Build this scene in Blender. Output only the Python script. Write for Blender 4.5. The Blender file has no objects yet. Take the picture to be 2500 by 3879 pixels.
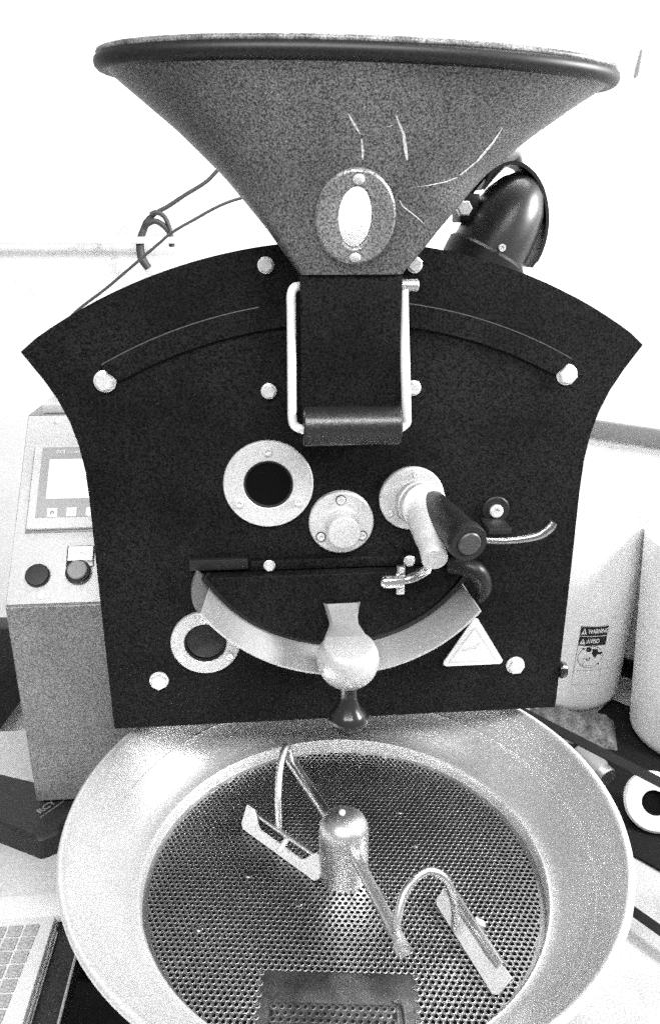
import bpy, bmesh, math, random
from mathutils import Vector, Matrix
from mathutils.bvhtree import BVHTree
random.seed(7)
R = math.radians
sc = bpy.context.scene
col = sc.collection

# ------------------------------------------------------------------ camera
cd = bpy.data.cameras.new("camera"); cam = bpy.data.objects.new("camera", cd); col.objects.link(cam)
cd.sensor_fit = 'VERTICAL'; cd.sensor_height = 36.0; cd.lens = 2900 / 3879 * 36.0
cd.clip_start = 0.02; cd.clip_end = 60
cam.location = (-0.0983, -1.0, 1.59)
cam.rotation_euler = (R(90 - 20), 0, R(-4.75))
sc.camera = cam

# ------------------------------------------------------------------ light
w = bpy.data.worlds.new("World"); sc.world = w; w.use_nodes = True
w.node_tree.nodes["Background"].inputs[0].default_value = (1, 1, 1, 1)
w.node_tree.nodes["Background"].inputs[1].default_value = 0.25
def area(name, loc, target, sx, sy, power):
    l = bpy.data.lights.new(name, 'AREA'); l.shape = 'RECTANGLE'; l.size = sx; l.size_y = sy; l.energy = power
    o = bpy.data.objects.new(name, l); col.objects.link(o); o.location = loc
    o.rotation_euler = (Vector(target) - Vector(loc)).to_track_quat('-Z', 'Y').to_euler()
    return o
area("window_light", (2.3, -0.5, 2.3), (0, -0.1, 0.9), 0.7, 0.7, 88)
area("ceiling_light", (-0.2, -1.7, 2.9), (0, -0.1, 0.8), 2.2, 0.6, 56)
area("fill_light_rear", (0.5, 0.35, 3.2), (1.0, 1.3, 0.6), 2.0, 0.5, 26)  # unseen fill lamp added to brighten the bins and walls
sc.view_settings.view_transform = 'Standard'
sc.view_settings.look = 'None'
sc.view_settings.exposure = 0.60
sc.view_settings.gamma = 1.0
sc.view_settings.use_curve_mapping = False
sc.cycles.use_denoising = False
sc.cycles.use_adaptive_sampling = True; sc.cycles.adaptive_threshold = 0.5; sc.cycles.adaptive_min_samples = 20
sc.cycles.max_bounces = 6

# ------------------------------------------------------------------ helpers
def M(name, base, metallic=0.0, rough=0.5, grain=0.0, gscale=560, bump=0.0, spec=0.5, patch=0.0, rvar=0.0, pscale=9, coat=0.0):
    m = bpy.data.materials.new(name); m.use_nodes = True
    nt = m.node_tree; b = nt.nodes["Principled BSDF"]
    b.inputs["Base Color"].default_value = (base, base, base, 1)
    b.inputs["Metallic"].default_value = metallic
    b.inputs["Roughness"].default_value = rough
    b.inputs["Specular IOR Level"].default_value = spec
    b.inputs["Coat Weight"].default_value = coat
    b.inputs["Coat Roughness"].default_value = 0.15
    if grain or patch or bump or rvar:
        tc = nt.nodes.new("ShaderNodeTexCoord")
        of = nt.nodes.new("ShaderNodeVectorMath"); of.operation = 'ADD'; of.inputs[1].default_value = (0.01291, 0.01842, 0.01133)
        nt.links.new(tc.outputs["Object"], of.inputs[0])
        n1 = nt.nodes.new("ShaderNodeTexNoise"); n1.inputs["Scale"].default_value = gscale
        n1.inputs["Detail"].default_value = 2.0; n1.inputs["Roughness"].default_value = 0.7
        nt.links.new(of.outputs[0], n1.inputs["Vector"])
        n2 = nt.nodes.new("ShaderNodeTexNoise"); n2.inputs["Scale"].default_value = pscale
        n2.inputs["Detail"].default_value = 4.0
        nt.links.new(of.outputs[0], n2.inputs["Vector"])
        def rng(src, lo, hi, a=0.36, z=0.64):
            r = nt.nodes.new("ShaderNodeMapRange")
            r.inputs[1].default_value = a; r.inputs[2].default_value = z
            r.inputs[3].default_value = lo; r.inputs[4].default_value = hi
            nt.links.new(src, r.inputs[0]); return r.outputs[0]
        def mul(a, bb):
            k = nt.nodes.new("ShaderNodeMath"); k.operation = 'MULTIPLY'
            for i, s in enumerate((a, bb)):
                if isinstance(s, float): k.inputs[i].default_value = s
                else: nt.links.new(s, k.inputs[i])
            return k.outputs[0]
        v = mul(rng(n1.outputs["Fac"], 1 - grain, 1 + grain), rng(n2.outputs["Fac"], 1 - patch, 1 + patch))
        nt.links.new(mul(v, float(base)), b.inputs["Base Color"])
        if rvar:
            nt.links.new(rng(n2.outputs["Fac"], max(0.03, rough - rvar), rough + rvar), b.inputs["Roughness"])
        if bump:
            bp = nt.nodes.new("ShaderNodeBump"); bp.inputs["Strength"].default_value = bump
            bp.inputs["Distance"].default_value = 0.001
            nt.links.new(n1.outputs["Fac"], bp.inputs["Height"]); nt.links.new(bp.outputs["Normal"], b.inputs["Normal"])
    return m

MB_ = M("black_powder_coat", 0.0085, rough=0.55, grain=1.0, gscale=400, bump=0.8, spec=0.10, patch=0.3)
MBS = M("black_satin_metal", 0.012, rough=0.48, grain=0.6, bump=0.12, spec=0.4, patch=0.2)
MHOP = M("grey_hammered_paint", 0.15, metallic=0.6, rough=0.42, grain=0.8, gscale=480, bump=0.5, spec=0.5, patch=0.25, pscale=6)
MHIN = M("bright_hopper_lining", 0.92, metallic=0.05, rough=0.4, grain=0.05)
MRIMTOP = M("pale_rim_highlight", 0.17, metallic=0.3, rough=0.5, grain=0.7, patch=0.5, pscale=40)
MRIM = M("dark_rubber_bead", 0.008, rough=0.45, grain=0.8, gscale=560, spec=0.4)
MST = M("brushed_steel", 0.62, metallic=1.0, rough=0.36, grain=0.18, bump=0.10, rvar=0.08)
MTR = M("spun_steel_tray", 0.84, metallic=0.64, rough=0.33, grain=0.25, bump=0.25, patch=0.03, rvar=0.03)
MSC = M("perforated_steel", 0.44, metallic=1.0, rough=0.33, grain=0.25, patch=0.15)
MCAST = M("cast_aluminium", 0.66, metallic=0.35, rough=0.5, grain=0.26, bump=0.3)
MROD = M("dull_steel_rod", 0.36, metallic=1.0, rough=0.28, grain=0.3)
MBAIL = M("bright_zinc_wire", 0.92, metallic=0.35, rough=0.35, grain=0.08)
MCAP = M("grey_end_cap", 0.045, rough=0.4, grain=0.5)
MDOME = M("glossy_black_enamel", 0.02, rough=0.34, grain=0.5, spec=0.7)
MFL = M("grey_flange_paint", 0.24, metallic=0.5, rough=0.42, grain=0.7, gscale=480, bump=0.4)
MGATE = M("worn_gate_steel", 0.15, metallic=0.85, rough=0.42, grain=0.35, patch=0.4, pscale=22)
MCH = M("chrome", 0.85, metallic=1.0, rough=0.16)
MBOLT = M("zinc_bolt", 0.85, metallic=0.45, rough=0.34, grain=0.22, bump=0.2)
MPL = M("black_plastic", 0.014, rough=0.22, spec=0.5, coat=0.3)
MGRIP = M("black_grip", 0.012, rough=0.40, grain=0.6, spec=0.4)
MROLL = M("worn_black_steel", 0.06, metallic=0.8, rough=0.34, grain=0.5, bump=0.15)
MLIP = M("satin_steel_lip", 0.70, metallic=0.65, rough=0.45, grain=0.22, bump=0.2)
MLIPE = M("shaded_lip_steel", 0.16, metallic=0.4, rough=0.5, grain=0.5)
MDK = M("flat_black", 0.004, rough=0.8)  # one even near-black for gaskets, wells and the roll core
MGLASS = M("smoked_glass", 0.004, rough=0.08, spec=0.09)
MWALL = M("white_wall_paint", 0.82, rough=0.7, grain=0.08, gscale=230, patch=0.03, spec=0.2)
MWHITE = M("white_plastic", 0.80, rough=0.45, grain=0.06, gscale=260, patch=0.03)
MBIN = M("white_polyethylene", 0.92, rough=0.4, grain=0.09, gscale=240, patch=0.05)
MFLOOR = M("pale_concrete", 0.42, rough=0.75, grain=0.3, gscale=260, patch=0.15, bump=0.2)
MMATSHADE = M("black_mat_and_shade", 0.006, rough=0.85, grain=0.5, gscale=200, spec=0.2)
MCAB = M("pale_cabinet_paint", 0.54, rough=0.45, grain=0.12, gscale=330)
MCABF = M("grey_cabinet_paint", 0.24, rough=0.38, metallic=0.3, grain=0.6, gscale=460, patch=0.2, pscale=5)
MBEZ = M("light_grey_bezel", 0.60, rough=0.5, grain=0.12)
MMID = M("mid_grey_bezel", 0.36, rough=0.5, grain=0.12)
MGREY = M("grey_plastic", 0.22, rough=0.4, grain=0.2)
MFAINT = M("faint_print", 0.58, rough=0.6)
MINK = M("black_print", 0.015, rough=0.6)
MDECK = M("pale_aluminium", 0.80, rough=0.4, grain=0.04, metallic=0.1)
MKEY = M("grey_keycap", 0.40, rough=0.55, grain=0.35, gscale=300)
MTABLE = M("pale_table_laminate", 0.62, rough=0.45, grain=0.12, gscale=240)
MCABLE = M("dark_cable", 0.05, rough=0.5, grain=0.3)
MSACK = M("woven_jute", 0.12, rough=0.9, grain=0.6, gscale=170, patch=0.3, pscale=30)
MDGREY = M("dark_grey_case", 0.022, rough=0.45, grain=0.6, gscale=320, spec=0.4)
MPAPER = M("white_paper", 0.85, rough=0.8, grain=0.02)
MSCRN = M("lit_screen", 0.8, rough=0.3)
_b = MSCRN.node_tree.nodes["Principled BSDF"]; _b.inputs["Emission Color"].default_value = (1, 1, 1, 1); _b.inputs["Emission Strength"].default_value = 0.35

def thing(name, label, cat, loc=(0, 0, 0), group=None):
    o = bpy.data.objects.new(name, None); col.objects.link(o); o.location = loc
    o.empty_display_size = 0.05
    tag(o, label, cat, group); return o
def tag(o, label, cat, group=None):
    o["label"] = label; o["category"] = cat
    if group: o["group"] = group
    return o
def top(o):
    while o.parent: o = o.parent
    return o
def link(name, me, mat, parent=None, loc=None, rot=None):
    o = bpy.data.objects.new(name, me); col.objects.link(o)
    if mat and not me.materials: me.materials.append(mat)
    if loc is not None: o.location = loc
    if rot is not None: o.rotation_euler = rot
    if parent:
        bpy.context.view_layer.update()
        o.parent = parent
        o.matrix_parent_inverse = parent.matrix_world.inverted()
    return o
def bm_mesh(bm, smooth=True, angle=35):
    me = bpy.data.meshes.new("m")
    bmesh.ops.recalc_face_normals(bm, faces=bm.faces)
    bm.to_mesh(me); bm.free()
    if smooth:
        for p in me.polygons: p.use_smooth = True
        me.set_sharp_from_angle(angle=R(angle))
    return me
def struct(o): o["kind"] = "structure"; return o

FRONT = Matrix.Rotation(R(90), 4, 'X')       # local +z points to -y (towards the viewer)

def lathe(profile, n=48, mat4=None, closed=False, smooth=True, angle=35):
    """profile of (radius, height) about z"""
    bm = bmesh.new(); rings = []
    for r, z in profile:
        if r < 1e-6: rings.append([bm.verts.new((0, 0, z))])
        else: rings.append([bm.verts.new((r * math.cos(2 * math.pi * k / n), r * math.sin(2 * math.pi * k / n), z)) for k in range(n)])
    prs = list(zip(rings, rings[1:])) + ([(rings[-1], rings[0])] if closed else [])
    for a, b in prs:
        for k in range(n):
            k2 = (k + 1) % n
            if len(a) == 1 and len(b) == 1: continue
            if len(a) == 1: bm.faces.new((a[0], b[k], b[k2]))
            elif len(b) == 1: bm.faces.new((a[k], b[0], a[k2]))
            else: bm.faces.new((a[k], b[k], b[k2], a[k2]))
    if mat4: bm.transform(mat4)
    return bm_mesh(bm, smooth, angle)

def tube(pts, rad, n=14, smooth_path=True, sub=6, caps=True):
    P = [Vector(p) for p in pts]
    rr = rad if isinstance(rad, (list, tuple)) else [rad] * len(P)
    if smooth_path and len(P) > 2:
        Q, S = [], []
        for i in range(len(P) - 1):
            p0 = P[max(i - 1, 0)]; p1 = P[i]; p2 = P[i + 1]; p3 = P[min(i + 2, len(P) - 1)]
            for k in range(sub):
                t = k / sub
                Q.append(0.5 * ((2 * p1) + (p2 - p0) * t + (2 * p0 - 5 * p1 + 4 * p2 - p3) * t * t + (3 * p1 - p0 - 3 * p2 + p3) * t ** 3))
                S.append(rr[i] + (rr[i + 1] - rr[i]) * t)
        Q.append(P[-1]); S.append(rr[-1]); P, rr = Q, S
    bm = bmesh.new(); rings = []
    tan = [(P[min(i + 1, len(P) - 1)] - P[max(i - 1, 0)]).normalized() for i in range(len(P))]
    up = Vector((0, 0, 1)) if abs(tan[0].z) < 0.9 else Vector((1, 0, 0))
    nrm = (up - tan[0] * up.dot(tan[0])).normalized()
    for i, p in enumerate(P):
        nrm = (nrm - tan[i] * nrm.dot(tan[i])).normalized(); bi = tan[i].cross(nrm)
        rings.append([bm.verts.new(p + (nrm * math.cos(2 * math.pi * k / n) + bi * math.sin(2 * math.pi * k / n)) * rr[i]) for k in range(n)])
    for a, b in zip(rings, rings[1:]):
        for k in range(n): bm.faces.new((a[k], a[(k + 1) % n], b[(k + 1) % n], b[k]))
    if caps: bm.faces.new(rings[0][::-1]); bm.faces.new(rings[-1])
    return bm_mesh(bm, True, 50)

def box(x0, x1, y0, y1, z0, z1, bev=0.0, seg=2, mat4=None):
    bm = bmesh.new(); bmesh.ops.create_cube(bm, size=1)
    for v in bm.verts: v.co = Vector(((x0 + x1) / 2 + v.co.x * (x1 - x0), (y0 + y1) / 2 + v.co.y * (y1 - y0), (z0 + z1) / 2 + v.co.z * (z1 - z0)))
    if bev: bmesh.ops.bevel(bm, geom=bm.edges[:], offset=bev, segments=seg, affect='EDGES', profile=0.5)
    if mat4: bm.transform(mat4)
    return bm_mesh(bm, bool(bev), 40)

def prism(poly, y0, y1, bev=0.0, mat4=None, seg=2):
    """polygon in x,z extruded along y"""
    bm = bmesh.new()
    a = [bm.verts.new((x, y0, z)) for x, z in poly]; b = [bm.verts.new((x, y1, z)) for x, z in poly]
    n = len(poly)
    f1 = bm.faces.new(a); f2 = bm.faces.new(b[::-1])
    for k in range(n): bm.faces.new((a[k], b[k], b[(k + 1) % n], a[(k + 1) % n]))
    if bev:
        ed = [e for f in (f1, f2) for e in f.edges]
        bmesh.ops.bevel(bm, geom=list(set(ed)), offset=bev, segments=seg, affect='EDGES', profile=0.5)
    if mat4: bm.transform(mat4)
    me = bm_mesh(bm, True, 40)
    for p in me.polygons:
        if len(p.vertices) > 4: p.use_smooth = False
    return me

def rounded(poly, r, n=5):
    out = []; N = len(poly)
    for i in range(N):
        p = Vector(poly[i]); a = Vector(poly[i - 1]); b = Vector(poly[(i + 1) % N])
        da = (a - p).normalized(); db = (b - p).normalized()
        half = da.angle(db) / 2; d = r / math.tan(half)
        c = p + (da + db).normalized() * (r / math.sin(half))
        s = p + da * d - c; e = p + db * d - c
        for k in range(n + 1):
            v = s.lerp(e, k / n).normalized() * r + c; out.append((v.x, v.y))
    return out

def text_mesh(s, size, fn, align='CENTER', offset=0.0, shear=0.0):
    cu = bpy.data.curves.new("t", 'FONT'); cu.body = s; cu.size = size; cu.align_x = align; cu.align_y = 'CENTER'
    cu.offset = offset; cu.shear = shear
    o = bpy.data.objects.new("t", cu); col.objects.link(o)
    dg = bpy.context.evaluated_depsgraph_get(); me = bpy.data.meshes.new_from_object(o.evaluated_get(dg))
    bpy.data.objects.remove(o); bpy.data.curves.remove(cu)
    for v in me.vertices: v.co = fn(v.co.x, v.co.y)
    return me
def flat_mesh(polys, fn):
    vs, fs = [], []
    for p in polys:
        fs.append(tuple(range(len(vs), len(vs) + len(p)))); vs += [fn(x, y) for x, y in p]
    me = bpy.data.meshes.new("m"); me.from_pydata([tuple(v) for v in vs], [], fs); me.update(); return me
def circle_pts(cx, cy, r, n=24, a0=0, a1=360):
    return [(cx + r * math.cos(R(a0 + (a1 - a0) * k / n)), cy + r * math.sin(R(a0 + (a1 - a0) * k / n))) for k in range(n + (a1 - a0 != 360))]
def ring_polys(cx, cy, r0, r1, n=32, a0=0, a1=360):
    out = []
    for k in range(n):
        t0 = R(a0 + (a1 - a0) * k / n); t1 = R(a0 + (a1 - a0) * (k + 1) / n)
        out.append([(cx + r0 * math.cos(t0), cy + r0 * math.sin(t0)), (cx + r1 * math.cos(t0), cy + r1 * math.sin(t0)), (cx + r1 * math.cos(t1), cy + r1 * math.sin(t1)), (cx + r0 * math.cos(t1), cy + r0 * math.sin(t1))])
    return out

# ------------------------------------------------------------------ setting
def sheet(name, pts, mat, z=None):
    me = bpy.data.meshes.new(name); me.from_pydata(pts, [], [tuple(range(len(pts)))]); me.update()
    return struct(link(name, me, mat))
sheet("floor", [(-4, -3, 0), (4, -3, 0), (4, 3, 0), (-4, 3, 0)], MFLOOR)
CX0, CY0 = 0.9791, 1.68                     # where the back wall meets the slanted right wall
WDIR = Vector((0.73, -0.68, 0)).normalized(); WN = Vector((-WDIR.y, WDIR.x, 0)) * -1   # WN points into the room
def wall_pt(s, z, d=0.0):
    p = Vector((CX0, CY0, 0)) + WDIR * s + WN * d; return Vector((p.x, p.y, z))
sheet("back_wall", [(-4, CY0, 0), (CX0, CY0, 0), (CX0, CY0, 3.6), (-4, CY0, 3.6)], MWALL)
sheet("right_wall", [tuple(wall_pt(0, 0)), tuple(wall_pt(3.2, 0)), tuple(wall_pt(3.2, 3.6)), tuple(wall_pt(0, 3.6))], MWALL)
def along_wall(s0, s1, z0, z1, d, bev=0.004):
    m4 = Matrix(((WDIR.x, WN.x, 0, CX0), (WDIR.y, WN.y, 0, CY0), (0, 0, 1, 0), (0, 0, 0, 1)))
    return box(s0, s1, 0.0, d, z0, z1, bev, 2, m4)
struct(link("baseboard", along_wall(0.02, 3.0, 0.0, 0.075, 0.014), MBS))
o = link("wall_rail", along_wall(0.02, 3.0, 0.90, 0.965, 0.022, 0.006), MGREY)
tag(o, "grey rail running along the white wall above the bins", "wall rail")
o = link("floor_shade", box(-1.3, 0.46, -0.75, 1.15, 0.002, 0.012, 0.003), MMATSHADE)  # dark sheet laid for the shade under the machine and side table
tag(o, "black sheet standing in for shade on the floor beneath the coffee roaster", "mat")

# ------------------------------------------------------------------ coffee roaster
ro = thing("coffee_roaster", "black drum coffee roaster with flared face plate and grey funnel hopper", "coffee roaster", (0, 0.35, 0))

# face plate
side = [(-0.4045, 1.45), (-0.380, 1.414), (-0.366, 1.389), (-0.354, 1.359), (-0.346, 1.327), (-0.3415, 1.291), (-0.3405, 1.25), (-0.3415, 1.10), (-0.342, 0.9), (-0.342, 0.885)]
topc = [(x, 0.886 + math.sqrt(0.696 ** 2 - x * x)) for x in [0.4045 - 0.809 * k / 40 for k in range(41)]]
topc[0] = (0.4045, 1.45); topc[-1] = (-0.4045, 1.45)
outline = topc + side[1:] + [(-x, z) for x, z in side[::-1][:-1]]
link("face_plate", prism(outline, 0.0, 0.012, 0.0012), MB_, ro)
# arched trim
arc = lambda r, a: (r * math.sin(R(a)), 0.873 + r * math.cos(R(a)))
band = [arc(0.640, -29 + 58 * k / 48) for k in range(49)] + [arc(0.610, 28 - 56 * k / 48) for k in range(49)]
at_ = link("arched_trim", prism(band, -0.0050, -0.0002, 0.0020), MB_, ro)
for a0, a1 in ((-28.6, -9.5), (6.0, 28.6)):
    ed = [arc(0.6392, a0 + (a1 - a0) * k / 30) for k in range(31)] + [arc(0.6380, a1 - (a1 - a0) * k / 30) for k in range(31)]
    link("edge_highlight", prism(ed, -0.0053, -0.0045), MROD, at_)  # pale strips standing in for light caught on the trim's top edge
# bolts
def bolt_mesh(r, h=0.009, washer=True, tilt=0):
    bm = bmesh.new()
    me_pts = []
    prof = [(r * 0.98, 0.0), (r * 0.98, 0.0016), (r * 0.90, 0.0022), (0, 0.0022)] if washer else []
    def add_l(prof, n, a0=0):
        rings = []
        for rr, z in prof:
            rings.append([bm.verts.new((0, 0, z))] if rr < 1e-6 else [bm.verts.new((rr * math.cos(a0 + 2 * math.pi * k / n), rr * math.sin(a0 + 2 * math.pi * k / n), z)) for k in range(n)])
        for a, b in zip(rings, rings[1:]):
            for k in range(n):
                k2 = (k + 1) % n
                if len(b) == 1: bm.faces.new((a[k], a[k2], b[0]))
                else: bm.faces.new((a[k], a[k2], b[k2], b[k]))
    if washer: add_l(prof, 28)
    rh = r * 0.86
    add_l([(rh, 0.002), (rh, h * 0.85), (rh * 0.86, h), (0, h)], 6, R(tilt))
    bm.transform(FRONT)
    return bm_mesh(bm, True, 25)
big = bolt_mesh(0.0145, 0.010, tilt=12); med = bolt_mesh(0.0105, 0.008, tilt=40); sml = bolt_mesh(0.0085, 0.007, tilt=5)
for i, (x, z) in enumerate([(-0.304, 1.412), (0.303, 1.412), (-0.269, 0.967), (0.270, 0.966)]):
    link("bolt", big, MBOLT, ro, (x, -0.0003, z), (0, R(23 * i), 0))
for i, (x, z) in enumerate([(-0.095, 1.553), (0.091, 1.553), (-0.0955, 1.396), (0.0955, 1.397)]):
    link("bolt", med, MBOLT, ro, (x, -0.0003, z), (0, R(17 * i), 0))

# screws (round socket heads)
def screw_mesh(r, h=0.004):
    return lathe([(r, 0), (r, h * 0.7), (r * 0.88, h), (r * 0.5, h), (r * 0.45, h * 0.45), (0, h * 0.4)], 20, FRONT, angle=30)
SCW = screw_mesh(0.0058); SCW2 = screw_mesh(0.0042, 0.003)

# sight glass
def sight_glass(cx, cz, ro_, ri, scr, nm):
    ring = link(nm, lathe([(ri, 0.0002), (ro_, 0.0002), (ro_, 0.006), (ro_ - 0.0012, 0.0074), (ri + 0.001, 0.0074), (ri, 0.0064)], 72, FRONT, closed=True), MCAST, ro, (cx, 0, cz))
    link("glass_pane", lathe([(0, 0.0022), (ri + 0.0005, 0.0022)], 48, FRONT), MGLASS, ring, (cx, 0, cz))
    link("gasket", lathe([(ri, 0.0063), (ri, 0.0024), (ri - 0.003, 0.0024), (ri - 0.003, 0.005)], 48, FRONT, closed=True), MDK, ring, (cx, 0, cz))
    for a in scr:
        link("screw", SCW, MBOLT, ring, (cx + (ro_ + ri) / 2 * math.cos(R(a)), -0.0076, cz + (ro_ + ri) / 2 * math.sin(R(a))))
    return ring
sight_glass(-0.0995, 1.269, 0.061, 0.0335, (90, 212, 328), "sight_glass_ring")
sight_glass(-0.1975, 1.029, 0.0500, 0.0305, (90, 212, 328), "sight_glass_ring")

# shaft hub
hub = link("shaft_hub", lathe([(0, 0.0002), (0.0450, 0.0002), (0.0450, 0.009), (0.0430, 0.011), (0.0238, 0.011), (0.0222, 0.0125), (0.0222, 0.048), (0.0208, 0.0495), (0, 0.0495)], 72, FRONT), MCAST, ro, (0, 0, 1.2115))
for a in (92, 213, 327):
    link("socket_screw", SCW, MBOLT, hub, (0.0345 * math.cos(R(a)), -0.0112, 1.2115 + 0.0345 * math.sin(R(a))))
    link("screw_well", lathe([(0.0062, 0.0002), (0.0072, 0.0002), (0.0072, 0.001), (0.0062, 0.001)], 24, FRONT, closed=True), MDK, hub, (0.0345 * math.cos(R(a)), -0.0111, 1.2115 + 0.0345 * math.sin(R(a))))

# trier: flange, collar, lever with two barrels
tr = link("trier_flange", lathe([(0, 0.0002), (0.0455, 0.0002), (0.0455, 0.006), (0.0440, 0.0075), (0.026, 0.0075), (0.0245, 0.009), (0.0245, 0.034), (0, 0.034)], 72, FRONT), MCAST, ro, (0.0985, 0, 1.243))
for a in (84, 214, 330):
    link("screw", SCW2, MBOLT, tr, (0.0985 + 0.036 * math.cos(R(a)), -0.0076, 1.243 + 0.036 * math.sin(R(a))))
def barrel(name, p0, p1, prof, mat, par, n=40):
    p0, p1 = Vector(p0), Vector(p1); d = p1 - p0; L = d.length
    m4 = Matrix.Translation(p0) @ d.to_track_quat('Z', 'Y').to_matrix().to_4x4()
    return link(name, lathe([(r, t * L) for r, t in prof], n, m4), mat, par)
barrel("collar", (0.1, -0.030, 1.246), (0.106, -0.062, 1.250), [(0, 0), (0.029, 0), (0.0315, 0.06), (0.0315, 0.42), (0.0300, 0.46), (0.0300, 0.54), (0.0315, 0.58), (0.0315, 0.94), (0.029, 1), (0, 1)], MCAST, ro)
lev = barrel("lever_barrel", (0.1035, -0.052, 1.246), (0.1015, -0.150, 1.213), [(0, 0), (0.0250, 0), (0.0228, 0.25), (0.0188, 0.62), (0.0182, 0.66), (0.0168, 0.69), (0.0163, 0.78), (0.0163, 0.985), (0.0153, 1), (0, 1)], MCAST, ro)
gr = barrel("lever_grip", (0.1140, -0.046, 1.2515), (0.1370, -0.172, 1.2420), [(0, 0), (0.017, 0), (0.0205, 0.08), (0.0220, 0.80), (0.0242, 0.86), (0.0242, 0.965), (0.0225, 1), (0.0160, 1), (0.0153, 0.975), (0, 0.975)], MGRIP, ro)

barrel("grip_cap", (0.13655, -0.1695, 1.24215), (0.1374, -0.1742, 1.2418), [(0, 0), (0.0148, 0), (0.0148, 0.7), (0.0130, 1), (0, 1)], MCAP, gr)
# rod handle on the right with its tab
rod = link("rod_handle", tube([(0.150, -0.05, 1.197), (0.185, -0.05, 1.196), (0.217, -0.05, 1.194), (0.246, -0.05, 1.196), (0.268, -0.05, 1.201), (0.281, -0.05, 1.211), (0.286, -0.05, 1.2195)], [0.0045, 0.0047, 0.0050, 0.0058, 0.0068, 0.0074, 0.0060], 16), MROD, ro)
link("rod_tab", box(0.1975, 0.2295, -0.05, -0.001, 1.2035, 1.2115, 0.0015), MBS, ro)
link("keeper_plate", lathe([(0, 0.0002), (0.0195, 0.0002), (0.0195, 0.004), (0.0180, 0.0052), (0, 0.0052)], 40, FRONT), MBS, ro, (0.2195, 0, 1.2225))
link("screw", screw_mesh(0.0095, 0.005), MBOLT, ro, (0.2195, -0.0054, 1.2215))

# hinge bar and discharge door
link("hinge_bar", box(-0.1280, 0.128, -0.0075, -0.0002, 1.1425, 1.1575, 0.0015), MB_, ro)
link("hinge_block", box(-0.2130, -0.1310, -0.0100, -0.0002, 1.146, 1.1620, 0.0015), MBS, ro)
for x in (-0.1015, 0.0975): link("bolt", sml, MBOLT, ro, (x, -0.0077, 1.15))
def door_poly(r, zc, zt, n=60):
    a0 = math.degrees(math.asin((zt - zc) / r))
    return [(-0.006 + r * math.cos(R(a)), zc + r * math.sin(R(a))) for a in [180 - a0 + (180 + 2 * a0) * k / n for k in range(n + 1)]]
door = link("discharge_door", prism(door_poly(0.204, 1.235, 1.1405), -0.022, -0.0003, 0.0025), MB_, ro)
def arc_sheet(cx, cz, r0, r1, y0, y1, a0, a1, th, n=72, round_end=0.0, round_left=0.0):
    bm = bmesh.new(); rows = []
    for k in range(n + 1):
        a = a0 + (a1 - a0) * k / n
        e = min(k, n - k) / n * (a1 - a0)
        yf = y1
        if round_left and k / n * (a1 - a0) < round_left:
            q = 1 - k / n * (a1 - a0) / round_left; yf = y0 + (y1 - y0) * (0.30 + 0.70 * math.sqrt(max(0, 1 - q * q)))
        if round_end and e < round_end:
            q = 1 - e / round_end; yf = y0 + (y1 - y0) * (0.45 + 0.55 * math.sqrt(max(0, 1 - q * q)))
        ca, sa = math.cos(R(a)), math.sin(R(a)); t = (yf - y0) / (y1 - y0); r = r0 + (r1 - r0) * t
        rows.append([bm.verts.new((cx + ca * rr, yy, cz + sa * rr)) for rr, yy in ((r0, y0), (r, yf), (r + th, yf), (r0 + th, y0))])
    for a, b in zip(rows, rows[1:]):
        for j in range(4): bm.faces.new((a[j], a[(j + 1) % 4], b[(j + 1) % 4], b[j]))
    bm.faces.new(rows[0]); bm.faces.new(rows[-1][::-1])
    return bm_mesh(bm, True, 40)
link("door_gasket", arc_sheet(-0.003, 1.24, 0.2045, 0.2115, -0.0004, -0.016, 208, 333, 0.006), MGRIP, door)
lip = link("spout_lip", arc_sheet(0.0, 1.248, 0.2235, 0.2345, -0.0003, -0.078, 214.2, 322, 0.003), MLIP, ro)
link("lip_end_shade", arc_sheet(0.0, 1.248, 0.2240, 0.2350, -0.0003, -0.078, 206.5, 214, 0.0025, 24, round_left=7), MLIPE, lip)  # darker end piece: shade on the lip's left end, painted in

# handle of the door: bracket, ball, knob
hb = [(-0.0285, 1.095), (0.0265, 1.095), (0.0225, 1.070), (0.0205, 1.050), (0.030, 1.030), (-0.026, 1.030), (-0.0165, 1.052), (-0.020, 1.072)]
def loft_bracket():
    bm = bmesh.new(); rows = []
    for hw, y, z in [(0.0265, -0.0235, 1.096), (0.0235, -0.030, 1.089), (0.0205, -0.042, 1.082), (0.0200, -0.054, 1.077), (0.025, -0.066, 1.073), (0.030, -0.080, 1.069)]:
        rows.append([bm.verts.new((x, yy, zz)) for x, yy, zz in ((-hw, y, z), (-hw * 0.82, y - 0.006, z + 0.001), (hw * 0.82, y - 0.006, z + 0.001), (hw, y, z), (hw, y + 0.010, z - 0.008), (-hw, y + 0.010, z - 0.008))])
    for a, b in zip(rows, rows[1:]):
        for j in range(6): bm.faces.new((a[j], a[(j + 1) % 6], b[(j + 1) % 6], b[j]))
    bm.faces.new(rows[0]); bm.faces.new(rows[-1][::-1])
    return bm_mesh(bm, True, 30)
link("handle_bracket", loft_bracket(), MGREY, ro)
prof = []
for k in range(19):
    a = -90 + 125 * k / 18
    prof.append((max(0, 0.0415 * math.cos(R(a))), 0.0415 * math.sin(R(a))))
prof += [(0.0325, 0.0248), (0.0315, 0.0252), (0, 0.0252)]
m4 = Matrix.Translation((0.0015, -0.094, 1.045)) @ Matrix.Rotation(R(6), 4, 'X')
link("ball_weight", lathe([(r * 1.02, z) for r, z in prof], 56, m4), MLIP, ro)
m4 = Matrix.Translation((0.002, -0.099, 1.004)) @ Matrix.Rotation(R(180 - 4), 4, 'X')
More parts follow.
